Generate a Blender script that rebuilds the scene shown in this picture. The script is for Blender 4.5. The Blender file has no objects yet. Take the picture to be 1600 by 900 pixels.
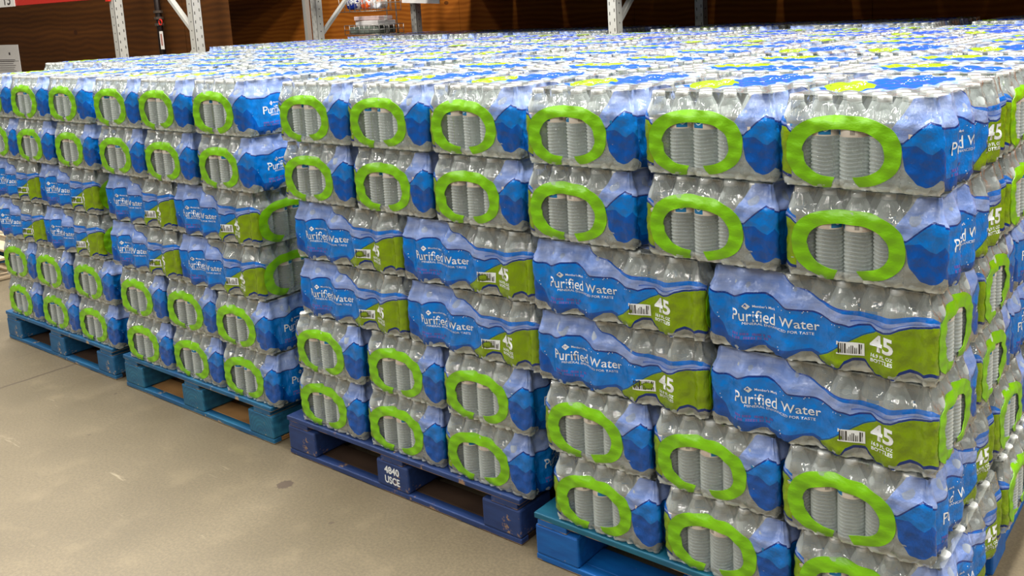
import bpy, bmesh, math, random
import numpy as np
from mathutils import Matrix, Vector

random.seed(7)
C = bpy.context.scene.collection
scn = bpy.context.scene
PI = math.pi

# ---------------------------------------------------------------- camera
cam_d = bpy.data.cameras.new('camera'); cam = bpy.data.objects.new('camera', cam_d); C.objects.link(cam)
r_ = Vector((0.80943629, 0.58563819, -0.04290451))
u_ = Vector((-0.05942509, 0.15438575, 0.98622193))
f_ = Vector((-0.58419307, 0.79573422, -0.15976703))
m = Matrix.Identity(4)
for i in range(3):
    m[i][0] = r_[i]; m[i][1] = u_[i]; m[i][2] = -f_[i]
m[0][3], m[1][3], m[2][3] = 1.5715, -1.7596, 1.493
cam.matrix_world = m
cam_d.sensor_width = 36; cam_d.lens = 1439.02/1600*36
cam_d.shift_x = (800-932.87)/1600; cam_d.shift_y = (242.69-450)/1600
cam_d.clip_start = 0.05; cam_d.clip_end = 60
scn.camera = cam

# ---------------------------------------------------------------- world, lights, exposure
scn.view_settings.view_transform = 'Standard'; scn.view_settings.look = 'None'
scn.view_settings.exposure = 0.0; scn.view_settings.gamma = 1; scn.view_settings.use_curve_mapping = False
scn.cycles.transparent_max_bounces = 24
scn.cycles.max_bounces = 10
scn.cycles.transmission_bounces = 8
scn.cycles.glossy_bounces = 4
scn.cycles.diffuse_bounces = 5
scn.cycles.caustics_refractive = False; scn.cycles.caustics_reflective = False
w = bpy.data.worlds.new('world'); scn.world = w; w.use_nodes = True
w.node_tree.nodes['Background'].inputs[0].default_value = (1.0, 0.95, 0.88, 1)
w.node_tree.nodes['Background'].inputs[1].default_value = 0.17

def area(name, loc, sx, sy, power, col=(1, 0.975, 0.925), rot=(0, 0, 0)):
    l = bpy.data.lights.new(name, 'AREA'); l.shape = 'RECTANGLE'; l.size = sx; l.size_y = sy
    l.energy = power; l.color = col
    o = bpy.data.objects.new(name, l); C.objects.link(o); o.location = loc; o.rotation_euler = rot
    return o
# rows of strip lamps under the high warehouse ceiling, above the aisle and above the stacks
for x in (-8.2, -5.0, -1.9, 1.2, 4.4):
    area('ceiling_strip_lamp', (x, 0.9, 5.6), .6, 4.2, 520 if x > -8 else 120)
    area('ceiling_strip_lamp', (x, -5.6, 5.4), .36, 4.2, 160)

# ---------------------------------------------------------------- helpers
def srgb(r, g, b):
    f = lambda c: (c/255/12.92) if c/255 <= .04045 else ((c/255+.055)/1.055)**2.4
    return (f(r), f(g), f(b), 1)

def newmat(name):
    mt = bpy.data.materials.new(name); mt.use_nodes = True
    return mt, mt.node_tree, mt.node_tree.nodes['Principled BSDF']

class NT:
    """small shader graph helper"""
    def __init__(s, nt): s.nt = nt
    def n(s, t, **kw):
        nd = s.nt.nodes.new(t)
        for k, v in kw.items(): setattr(nd, k, v)
        return nd
    def put(s, sock, v):
        if isinstance(v, bpy.types.NodeSocket): s.nt.links.new(v, sock)
        else: sock.default_value = v
    def math(s, op, a, b=None, c=None, clamp=False):
        nd = s.n('ShaderNodeMath', operation=op, use_clamp=clamp)
        s.put(nd.inputs[0], a)
        if b is not None: s.put(nd.inputs[1], b)
        if c is not None: s.put(nd.inputs[2], c)
        return nd.outputs[0]
    def lt(s, a, b): return s.math('LESS_THAN', a, b)
    def gt(s, a, b): return s.math('GREATER_THAN', a, b)
    def mul(s, a, b): return s.math('MULTIPLY', a, b)
    def sub(s, a, b): return s.math('SUBTRACT', a, b)
    def mix(s, fac, a, b):
        nd = s.n('ShaderNodeMix', data_type='RGBA')
        s.put(nd.inputs[0], fac); s.put(nd.inputs[6], a); s.put(nd.inputs[7], b)
        return nd.outputs[2]
    def curve(s, x, pts):
        nd = s.n('ShaderNodeFloatCurve'); cu = nd.mapping.curves[0]
        nd.mapping.use_clip = False
        pts = sorted(pts)
        while len(cu.points) > 2: cu.points.remove(cu.points[1])
        cu.points[0].location = pts[0]; cu.points[-1].location = pts[-1]
        for p in pts[1:-1]: cu.points.new(*p)
        for p in cu.points: p.handle_type = 'VECTOR'
        nd.mapping.update()
        s.put(nd.inputs['Value'], x)
        return nd.outputs[0]
    def noise(s, vec, scale, detail=3, rough=.5):
        nd = s.n('ShaderNodeTexNoise'); nd.inputs['Scale'].default_value = scale
        nd.inputs['Detail'].default_value = detail; nd.inputs['Roughness'].default_value = rough
        if vec is not None: s.put(nd.inputs['Vector'], vec)
        return nd.outputs[0]
    def ramp(s, x, lo, hi):
        nd = s.n('ShaderNodeMapRange', clamp=True)
        s.put(nd.inputs[0], x); nd.inputs[1].default_value = lo; nd.inputs[2].default_value = hi
        return nd.outputs[0]
    def scale(s, vec, v):
        nd = s.n('ShaderNodeMapping'); s.put(nd.inputs[0], vec); nd.inputs['Scale'].default_value = v
        return nd.outputs[0]
    def obj(s): return s.n('ShaderNodeTexCoord').outputs['Object']
    def bump(s, h, strength, dist=.01):
        nd = s.n('ShaderNodeBump'); nd.inputs['Strength'].default_value = strength; nd.inputs['Distance'].default_value = dist
        s.put(nd.inputs['Height'], h); return nd.outputs[0]

def simple(name, col, rough=.5, metal=0, spec=.5):
    mt, nt, b = newmat(name); g = NT(nt)
    nz = g.noise(g.obj(), 40, 2)
    c2 = tuple(c*.85 for c in col[:3])+(1,)
    g.put(b.inputs['Base Color'], g.mix(nz, col, c2))
    b.inputs['Roughness'].default_value = rough; b.inputs['Metallic'].default_value = metal
    b.inputs['Specular IOR Level'].default_value = spec
    return mt

def mesh_np(name, verts, faces, mats, midx=None, smooth=True, uvs=None):
    me = bpy.data.meshes.new(name)
    me.from_pydata([tuple(v) for v in verts], [], faces)
    for mt in mats: me.materials.append(mt)
    if midx is not None: me.polygons.foreach_set('material_index', midx)
    me.polygons.foreach_set('use_smooth', [smooth]*len(me.polygons))
    if uvs is not None:
        l = me.uv_layers.new(name='UVMap'); l.data.foreach_set('uv', np.asarray(uvs, dtype=np.float32).ravel())
    me.update(); return me

def obj(name, me, parent=None, loc=(0, 0, 0), rot=None):
    o = bpy.data.objects.new(name, me); C.objects.link(o)
    if parent is not None: o.parent = parent
    o.location = loc
    if rot is not None: o.rotation_euler = rot
    return o

def tag(o, label=None, cat=None, group=None, kind=None):
    if label: o['label'] = label
    if cat: o['category'] = cat
    if group: o['group'] = group
    if kind: o['kind'] = kind
    return o

class MB:
    def __init__(s): s.v = []; s.f = []; s.m = []
    def box(s, x0, x1, y0, y1, z0, z1, mi=0, bev=0.0):
        bm = bmesh.new(); bmesh.ops.create_cube(bm, size=1)
        for v in bm.verts: v.co = ((x0+x1)/2+v.co.x*(x1-x0), (y0+y1)/2+v.co.y*(y1-y0), (z0+z1)/2+v.co.z*(z1-z0))
        if bev: bmesh.ops.bevel(bm, geom=bm.edges[:], offset=bev, segments=2, profile=.5, affect='EDGES')
        s.addbm(bm, mi); bm.free(); return s
    def addbm(s, bm, mi=0):
        n = len(s.v); bm.verts.index_update()
        s.v += [tuple(v.co) for v in bm.verts]
        for f in bm.faces: s.f.append([n+v.index for v in f.verts]); s.m.append(mi)
    def bar(s, p, q, wx, wy, mi=0, up=(0, 1, 0)):
        p = Vector(p); q = Vector(q); d = (q-p).normalized(); a = Vector(up).cross(d).normalized(); b = d.cross(a)
        n = len(s.v)
        for P in (p, q):
            for i, j in ((-1, -1), (1, -1), (1, 1), (-1, 1)): s.v.append(tuple(P+a*i*wx/2+b*j*wy/2))
        for f in ((0, 3, 2, 1), (4, 5, 6, 7), (0, 1, 5, 4), (1, 2, 6, 5), (2, 3, 7, 6), (3, 0, 4, 7)):
            s.f.append([n+i for i in f]); s.m.append(mi)
        return s
    def tube(s, pts, r, seg=10, mi=0, caps=True):
        n = len(s.v); pts = [Vector(p) for p in pts]
        for k, p in enumerate(pts):
            d = (pts[min(k+1, len(pts)-1)]-pts[max(k-1, 0)]).normalized()
            a = d.cross(Vector((0, 0, 1)) if abs(d.z) < .9 else Vector((1, 0, 0))).normalized(); b = d.cross(a)
            rr = r[k] if isinstance(r, (list, tuple)) else r
            for i in range(seg):
                t = 2*PI*i/seg; s.v.append(tuple(p+a*rr*math.cos(t)+b*rr*math.sin(t)))
        for k in range(len(pts)-1):
            for i in range(seg):
                j = (i+1) % seg
                s.f.append([n+k*seg+i, n+k*seg+j, n+(k+1)*seg+j, n+(k+1)*seg+i]); s.m.append(mi)
        if caps:
            s.f.append([n+i for i in range(seg)][::-1]); s.m.append(mi)
            s.f.append([n+(len(pts)-1)*seg+i for i in range(seg)]); s.m.append(mi)
        return s
    def build(s, name, mats, parent=None, loc=(0, 0, 0), rot=None, smooth=False):
        me = mesh_np(name, s.v, s.f, mats if isinstance(mats, list) else [mats], s.m, smooth)
        return obj(name, me, parent, loc, rot)

# ---- the print on the long panels, as flat outlines laid on the film (s, t)
def text_geo(txt, s0, s1, t0, t1, bold=0.0, res=3):
    cu = bpy.data.curves.new('t', 'FONT'); cu.body = txt; cu.resolution_u = res; cu.offset = bold
    ob = bpy.data.objects.new('t', cu); C.objects.link(ob)
    dg = bpy.context.evaluated_depsgraph_get()
    me = bpy.data.meshes.new_from_object(ob.evaluated_get(dg))
    bm = bmesh.new(); bm.from_mesh(me)
    xs = [v.co.x for v in bm.verts]; ys = [v.co.y for v in bm.verts]
    x0, x1, y0, y1 = min(xs), max(xs), min(ys), max(ys)
    for v in bm.verts: v.co = ((v.co.x-x0)/(x1-x0)*(s1-s0)+s0, (v.co.y-y0)/(y1-y0)*(t1-t0)+t0, 0)
    s = s0
    while s < s1:
        s += .012
        bmesh.ops.bisect_plane(bm, geom=bm.verts[:]+bm.edges[:]+bm.faces[:], plane_co=(s, 0, 0), plane_no=(1, 0, 0), dist=1e-6)
    bm.verts.index_update()
    v = [(q.co.x, q.co.y) for q in bm.verts]; f = [[q.index for q in p.verts] for p in bm.faces]
    bm.free(); bpy.data.objects.remove(ob); bpy.data.curves.remove(cu); bpy.data.meshes.remove(me)
    return v, f

# ---------------------------------------------------------------- pack measures
H = 0.1934           # one layer
PL, PW = 0.514, 0.341  # long and short side of a pack
HX, HY = PW/2, PL/2
ZT = 0.190           # top of the film

def qs(s): return s*PL/(PL+PW)
def qe(e): return (PL+e*PW)/(PL+PW)

LAVBOT = [(qs(s), t) for s, t in [(0, .70), (.04, .67), (.086, .666), (.135, .661), (.19, .718), (.27, .728), (.309, .707), (.354, .65), (.383, .614), (.429, .612), (.488, .609), (.53, .594), (.579, .552), (.629, .545), (.657, .521), (.691, .552), (.737, .563), (.764, .521), (.798, .511), (.83, .537), (.863, .588), (.901, .614), (.931, .619), (.975, .661)]] + \
         [(qe(e), t) for e, t in [(.0, .67), (.04, .66), (.08, .60), (.66, .50), (.778, .527), (.822, .595), (.876, .677), (.932, .75), (1, .72)]]
LAVTOP = [(qs(s), t) for s, t in [(0, 1.1), (.33, 1.06), (.347, .992), (.385, .93), (.413, .862), (.488, .806), (.524, .757), (.566, .744), (.629, .713), (.731, .692), (.81, .697), (.901, .728), (.97, .76)]] + \
         [(qe(e), t) for e, t in [(.0, .76), (.04, .72), (.085, .68), (.09, .0), (.684, .0), (.689, .62), (.75, .78), (.80, .90), (.84, 1.0), (.86, 1.1), (1, 1.1)]]
STRIPE = [(qs(s), t) for s, t in [(0, 1.1), (.33, 1.05), (.347, .982), (.385, .918), (.413, .85), (.488, .785), (.524, .735), (.629, .666), (.731, .635), (.811, .635), (.901, .676), (.97, .71)]] + \
         [(qe(e), t) for e, t in [(.0, .71), (.04, .69), (.085, .65), (.10, 1.1), (1, 1.1)]]
BGREEN = [(qs(s), t) for s, t in [(0, -.1), (.40, -.1), (.47, .07), (.522, .125), (.566, .19), (.615, .289), (.663, .376), (.71, .449), (.758, .505), (.80, .62), (.85, 1.0)]] + \
         [(qe(e), t) for e, t in [(.0, 1.0), (.10, 1.0), (.2, -.1), (1, -.1)]]
DARKB = [(qs(s), t) for s, t in [(0, .5), (.067, .299), (.09, .154), (.259, .154), (.297, .102), (.35, .108), (.486, .18), (.53, .133), (.6, -.1)]] + \
        [(qe(e), t) for e, t in [(.0, -.1), (.6, .40), (.778, .496), (.858, .517), (.911, .445), (.95, .43), (1, .5)]]
BOTTOM = [(qs(s), t) for s, t in [(0, .17), (.072, .102), (.097, .0), (.179, .02), (.24, .09), (.275, .10), (.297, .02), (.328, -.02), (.366, -.01), (.396, .061), (.442, .128), (.486, .139), (.514, .087), (.53, .014), (.571, -.01), (.615, .004), (.636, .092), (.67, .139), (.718, .139), (.739, .056), (.76, -.01), (.813, -.015), (.846, .014), (.865, .087), (.903, .128), (.935, .113), (.96, .097), (.985, .13)]] + \
         [(qe(e), t) for e, t in [(.0, .13), (.04, .10), (.085, .09), (.09, .9), (.684, .9), (.70, .5), (.772, .481), (.787, .269), (.825, .196), (.861, .119), (.914, .093), (.956, .114), (1, .17)]]

# ---------------------------------------------------------------- film materials
BLUE = srgb(0, 118, 204); DBLUE = srgb(0, 74, 156); NAVY = srgb(8, 40, 105); GREEN = srgb(118, 146, 4)
LAV = srgb(116, 144, 210); LAV2 = srgb(174, 188, 226)

def clear_film(g, gloss=1.2, haze=.09):
    """thin clear shrink film: mostly see-through, with a gloss and a trace of haze"""
    tr = g.n('ShaderNodeBsdfTransparent'); tr.inputs[0].default_value = (.99, .995, .99, 1)
    gl = g.n('ShaderNodeBsdfAnisotropic') if False else g.n('ShaderNodeBsdfGlossy')
    gl.inputs['Roughness'].default_value = .05
    df = g.n('ShaderNodeBsdfDiffuse'); df.inputs[0].default_value = (.88, .94, .90, 1)
    fr = g.n('ShaderNodeFresnel'); fr.inputs['IOR'].default_value = 1.5
    m1 = g.n('ShaderNodeMixShader'); g.put(m1.inputs[0], haze)
    g.nt.links.new(tr.outputs[0], m1.inputs[1]); g.nt.links.new(df.outputs[0], m1.inputs[2])
    m2 = g.n('ShaderNodeMixShader'); g.put(m2.inputs[0], g.math('MULTIPLY_ADD', fr.outputs[0], gloss, .02, clamp=True))
    g.nt.links.new(m1.outputs[0], m2.inputs[1]); g.nt.links.new(gl.outputs[0], m2.inputs[2])
    return m2.outputs[0], gl, fr

def film_side_mat():
    mt, nt, b = newmat('printed_shrink_film'); g = NT(nt)
    uv = g.n('ShaderNodeUVMap', uv_map='UVMap').outputs[0]
    sp = g.n('ShaderNodeSeparateXYZ'); g.put(sp.inputs[0], uv); q, t = sp.outputs[0], sp.outputs[1]
    T, S, N, BG, DB, B = [g.curve(q, c) for c in (LAVTOP, STRIPE, LAVBOT, BGREEN, DARKB, BOTTOM)]
    col_on = g.mul(g.lt(t, T), g.gt(t, B))
    nz = g.noise(g.scale(uv, (7, 9, 1)), 1.0, 4, .6)
    lav = g.mix(g.ramp(nz, .38, .75), LAV, LAV2)
    # stripes woven through the lavender wave where it narrows
    rel = g.math('DIVIDE', g.sub(t, N), g.math('MAXIMUM', g.sub(S, N), .02))
    inner = g.mul(g.gt(rel, .42), g.lt(rel, .56))
    lav = g.mix(g.mul(g.mul(inner, g.gt(q, qs(.66))), g.lt(q, qe(.1))), lav, srgb(70, 110, 200))
    c = g.mix(g.gt(t, S), lav, srgb(10, 105, 200))
    edge_top = g.mul(g.gt(t, g.sub(T, .013)), g.lt(q, qs(.66)))
    c = g.mix(edge_top, c, srgb(25, 70, 165))
    nb = g.noise(g.scale(uv, (3, 2, 1)), 2.0, 3)
    blue = g.mix(nb, BLUE, srgb(0, 102, 186))
    below = g.lt(t, N)
    blue = g.mix(g.lt(t, DB), blue, DBLUE)
    grn = g.mix(g.lt(t, g.math('ADD', B, .035)), GREEN, NAVY)
    bg = g.mix(g.lt(t, BG), blue, grn)
    edge = g.mul(g.gt(t, g.sub(BG, .012)), g.mul(g.lt(t, g.math('ADD', BG, .004)), g.lt(BG, .9)))
    bg = g.mix(edge, bg, srgb(0, 80, 130))
    c = g.mix(below, c, bg)
    navy = g.lt(g.math('ABSOLUTE', g.sub(t, N)), .011)
    c = g.mix(navy, c, srgb(12, 50, 130))
    nt.links.new(c, b.inputs['Base Color'])
    b.inputs['Roughness'].default_value = .12; b.inputs['Specular IOR Level'].default_value = .5
    h = g.noise(g.scale(uv, (22, 5, 1)), 1.0, 4, .6)
    h2 = g.noise(g.scale(g.obj(), (60, 60, 25)), 1.0, 3, .6)
    bp = g.bump(g.math('ADD', h, h2), .6, .007)
    h3 = g.noise(g.scale(g.obj(), (34, 34, 13)), 1.0, 1.5, .5)
    bc = g.bump(h3, 1.0, .016)
    nt.links.new(bp, b.inputs['Normal'])
    seam = g.ramp(g.math('ADD', t, g.mul(g.sub(h3, .5), .12)), .075, .03)      # film bunched up around the foot, its highlights whitened in as haze
    cl, gl, fr = clear_film(g, 1.9, g.math('MULTIPLY_ADD', seam, .4, .16))
    nt.links.new(bc, gl.inputs['Normal']); nt.links.new(bp, fr.inputs['Normal'])
    # slightly see-through ink
    trn = g.n('ShaderNodeBsdfTransparent'); trn.inputs[0].default_value = (1, 1, 1, 1)
    ink = g.n('ShaderNodeMixShader'); g.put(ink.inputs[0], g.mix(below, (.22, .22, .22, 1), (.03, .03, .03, 1)))
    nt.links.new(b.outputs[0], ink.inputs[1]); nt.links.new(trn.outputs[0], ink.inputs[2])
    mx = g.n('ShaderNodeMixShader'); g.put(mx.inputs[0], col_on)
    nt.links.new(cl, mx.inputs[1]); nt.links.new(ink.outputs[0], mx.inputs[2])
    # opening in the film inside the carry handle
    de = g.math('ABSOLUTE', g.math('DIVIDE', g.sub(q, qe(.41)), .272*PW/(PL+PW)))
    dt = g.math('ABSOLUTE', g.math('DIVIDE', g.sub(t, .385), .275))
    hole = g.lt(g.math('ADD', g.math('POWER', de, 2.3), g.math('POWER', dt, 2.3)), 1.0)
    t2 = g.n('ShaderNodeBsdfTransparent')
    m3 = g.n('ShaderNodeMixShader'); g.put(m3.inputs[0], hole)
    nt.links.new(mx.outputs[0], m3.inputs[1]); nt.links.new(t2.outputs[0], m3.inputs[2])
    nt.links.new(m3.outputs[0], nt.nodes['Material Output'].inputs[0])
    return mt

def film_top_mat():
    mt, nt, b = newmat('printed_top_film'); g = NT(nt)
    uv = g.n('ShaderNodeUVMap', uv_map='UVMap').outputs[0]      # x across 0..1, y along 0..1
    sp = g.n('ShaderNodeSeparateXYZ'); g.put(sp.inputs[0], uv); x, y = sp.outputs[0], sp.outputs[1]
    wav = g.mul(g.math('SINE', g.mul(y, 2*PI*4.5)), .022)
    ctr = g.curve(y, [(0, .30), (.2, .24), (.45, .40), (.75, .50), (1, .52)])
    half = g.curve(y, [(0, .0), (.16, .0), (.24, .20), (.45, .29), (.8, .24), (.93, .14), (.97, .0), (1, .0)])
    d = g.math('ADD', g.sub(x, ctr), wav)
    ad = g.math('ABSOLUTE', d)
    blue_on = g.lt(ad, half)
    lav_on = g.mul(g.lt(ad, g.math('ADD', half, .11)), g.mul(g.gt(y, .16), g.lt(y, .97)))
    gx = g.math('DIVIDE', g.sub(x, g.math('ADD', .34, g.mul(y, -.35))), .19)
    gy = g.math('DIVIDE', g.sub(y, .40), .22)
    green_on = g.mul(g.lt(g.math('ADD', g.mul(gx, gx), g.mul(gy, gy)), 1), g.lt(g.math('ADD', x, g.mul(y, .3)), .52))
    nz = g.noise(g.scale(uv, (30, 8, 1)), 1.0, 3)
    c = g.mix(g.ramp(nz, .4, .7), LAV, LAV2)
    c = g.mix(blue_on, c, srgb(6, 72, 185))
    # small print on the blue and the green
    scr = g.gt(g.noise(g.scale(uv, (70, 46, 1)), 1.0, 1), .60)
    rowm = g.lt(g.math('ABSOLUTE', g.sub(d, .02)), .035)
    c = g.mix(g.mul(g.mul(scr, rowm), g.gt(y, .5)), c, (.8, .85, .9, 1))
    c = g.mix(green_on, c, srgb(122, 152, 2))
    c = g.mix(g.mul(g.mul(green_on, scr), g.lt(g.math('ABSOLUTE', g.sub(x, .22)), .05)), c, (.8, .85, .8, 1))
    on = g.math('MAXIMUM', green_on, g.math('MAXIMUM', lav_on, blue_on))
    nt.links.new(c, b.inputs['Base Color'])
    b.inputs['Roughness'].default_value = .25
    h = g.noise(g.scale(g.obj(), (70, 30, 30)), 1.0, 4, .6)
    bp = g.bump(h, .3, .006)
    nt.links.new(bp, b.inputs['Normal'])
    cl, gl, fr = clear_film(g, .8, .12)
    nt.links.new(bp, gl.inputs['Normal']); nt.links.new(bp, fr.inputs['Normal'])
    trn = g.n('ShaderNodeBsdfTransparent')
    ink = g.n('ShaderNodeMixShader'); g.put(ink.inputs[0], g.mix(g.math('MAXIMUM', blue_on, green_on), (.3, .3, .3, 1), (.03, .03, .03, 1)))
    nt.links.new(b.outputs[0], ink.inputs[1]); nt.links.new(trn.outputs[0], ink.inputs[2])
    mx = g.n('ShaderNodeMixShader'); g.put(mx.inputs[0], on)
    nt.links.new(cl, mx.inputs[1]); nt.links.new(ink.outputs[0], mx.inputs[2])
    nt.links.new(mx.outputs[0], nt.nodes['Material Output'].inputs[0])
    return mt

M_FILM = film_side_mat(); M_TOP = film_top_mat()
M_WHITE = simple('white_ink', srgb(232, 236, 238), .35)
M_BLACK = simple('barcode_ink', srgb(45, 40, 35), .5)
M_PURPLE = simple('purple_date_ink', srgb(95, 85, 165), .5)

def handle_mat():
    mt, nt, b = newmat('lime_handle_film'); g = NT(nt)
    nz = g.noise(g.obj(), 14, 3)
    g.put(b.inputs['Base Color'], g.mix(nz, srgb(104, 168, 2), srgb(122, 182, 8)))
    b.inputs['Roughness'].default_value = .28; b.inputs['Specular IOR Level'].default_value = .6
    h = g.noise(g.scale(g.obj(), (50, 50, 90)), 1.0, 4, .6)
    nt.links.new(g.bump(h, .25, .006), b.inputs['Normal'])
    return mt
M_HANDLE = handle_mat()

def bottle_mat():
    mt, nt, b = newmat('clear_plastic_and_water'); g = NT(nt)
    b.inputs['Base Color'].default_value = (.90, .975, .955, 1)
    b.inputs['Roughness'].default_value = .05
    b.inputs['IOR'].default_value = 1.38
    b.inputs['Transmission Weight'].default_value = .38
    b.inputs['Specular IOR Level'].default_value = 1.0
    tr = g.n('ShaderNodeBsdfTransparent'); tr.inputs[0].default_value = (.97, .985, .975, 1)
    fr = g.n('ShaderNodeLayerWeight'); fr.inputs['Blend'].default_value = .35
    mx = g.n('ShaderNodeMixShader'); g.put(mx.inputs[0], g.ramp(fr.outputs['Facing'], -.35, .8))
    nt.links.new(tr.outputs[0], mx.inputs[1]); nt.links.new(b.outputs[0], mx.inputs[2])
    nt.links.new(mx.outputs[0], nt.nodes['Material Output'].inputs[0])
    return mt
M_BOTTLE = bottle_mat()
M_CAP = simple('white_cap_plastic', srgb(240, 240, 236), .4)

def label_mat():
    mt, nt, b = newmat('paper_bottle_label'); g = NT(nt)
    uv = g.n('ShaderNodeUVMap', uv_map='UVMap').outputs[0]
    sp = g.n('ShaderNodeSeparateXYZ'); g.put(sp.inputs[0], uv); u, v = sp.outputs[0], sp.outputs[1]
    fr = g.math('FRACT', g.mul(u, 2))
    blue = g.mul(g.lt(fr, .28), g.gt(v, .12))
    c = g.mix(blue, srgb(222, 214, 205), srgb(10, 120, 180))
    wavy = g.lt(g.math('ABSOLUTE', g.sub(v, g.math('ADD', .55, g.mul(g.math('SINE', g.mul(fr, 30)), .1)))), .05)
    c = g.mix(g.mul(blue, wavy), c, srgb(220, 235, 245))
    bars = g.mul(g.gt(g.math('FRACT', g.mul(u, 90)), .45), g.mul(g.gt(fr, .55), g.lt(fr, .66)))
    c = g.mix(g.mul(bars, g.mul(g.gt(v, .2), g.lt(v, .8))), c, srgb(50, 45, 40))
    lines = g.mul(g.gt(g.math('FRACT', g.mul(v, 7)), .6), g.mul(g.gt(fr, .72), g.lt(fr, .95)))
    c = g.mix(g.mul(lines, .55), c, srgb(150, 90, 80))
    nt.links.new(c, b.inputs['Base Color']); b.inputs['Roughness'].default_value = .35
    return mt
M_LABEL = label_mat()

# ---------------------------------------------------------------- pack geometry
ROWY = [-.226+.0565*j for j in range(9)]
def bottle_xy():
    out = []
    for j, y in enumerate(ROWY):
        off = -.138 if j % 2 == 0 else -.107
        for i in range(5): out.append((off+.06125*i, y, i, j))
    return out
BXY = bottle_xy()

def face_point(which, a):
    """a in 0..1 along a face seen from outside, left to right -> x, y, nx, ny"""
    r = .03
    Lf = PL if which in (0, 2) else PW
    arc = PI*r/4; tot = Lf-2*r+2*arc; d = a*tot
    hl = Lf/2
    # local frame: u along the face, n outward
    if d < arc:
        th = PI/4-d/r; u = -hl+r-r*math.sin(th); n = -r+r*math.cos(th); nu, nn = -math.sin(th), math.cos(th)
    elif d > tot-arc:
        th = PI/4-(tot-d)/r; u = hl-r+r*math.sin(th); n = -r+r*math.cos(th); nu, nn = math.sin(th), math.cos(th)
    else:
        u = -hl+r+(d-arc); n = 0; nu, nn = 0, 1
    if which == 0: return (HX+n, u, nn, nu, u)
    if which == 1: return (-u, HY+n, -nu, nn, u)
    if which == 2: return (-HX-n, -u, -nn, -nu, u)
    return (u, -HY-n, nu, -nn, u)

def smooth(a, b, x):
    x = min(1, max(0, (x-a)/(b-a))); return x*x*(3-2*x)

def surf(which, a, t, seed=0, out=0.0):
    x, y, nx, ny, u = face_point(which, a)
    edge = smooth(0, .09, a)*smooth(0, .09, 1-a)
    if which in (0, 2):
        # row parity: rows 1,3,5,7 stand out on the +x side, rows 0,2,4,6,8 on the -x side
        ph = (y-(-.226+.0565*(1 if which == 0 else 0)))/.113
        sc = (.5-.5*math.cos(2*PI*ph))
        ins = .017*sc**.8*edge*(1-.35*smooth(.75, 1, t))
        sh = .5-.5*math.cos(2*PI*ph*2)
    else:
        base = -.138 if which == 3 else -.138
        ph = (x-base)/.06125
        ins = .0035*(.5-.5*math.cos(2*PI*ph))*edge
        sh = .5-.5*math.cos(2*PI*ph)
    ins += .007*(1-smooth(0, .09, t))
    tt = max(0, t-.70)/.30
    ins += .0178*tt + .010*sh*smooth(.72, .86, t)*(1-smooth(.93, 1, t))
    s = seed*1.7
    ins += .0011*math.sin(u*61+s+t*9)+.0009*math.sin(u*143-t*23+s*2)+.0008*math.sin(t*41+u*37+s*3)
    z = ZT*t if t < .9 else ZT*(.9+.1*math.sin((t-.9)/.1*PI/2))-.001
    z += .0012*math.sin(u*55+s)*(1-smooth(0, .3, t))
    ins -= (.0022*math.sin(u*310+s*3)+.0018*math.sin(u*197+t*60))*(1-smooth(.02, .10, t))
    if t < .03: z = max(z, .0015)
    d = out-ins
    return (x+nx*d, y+ny*d, z)

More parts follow.
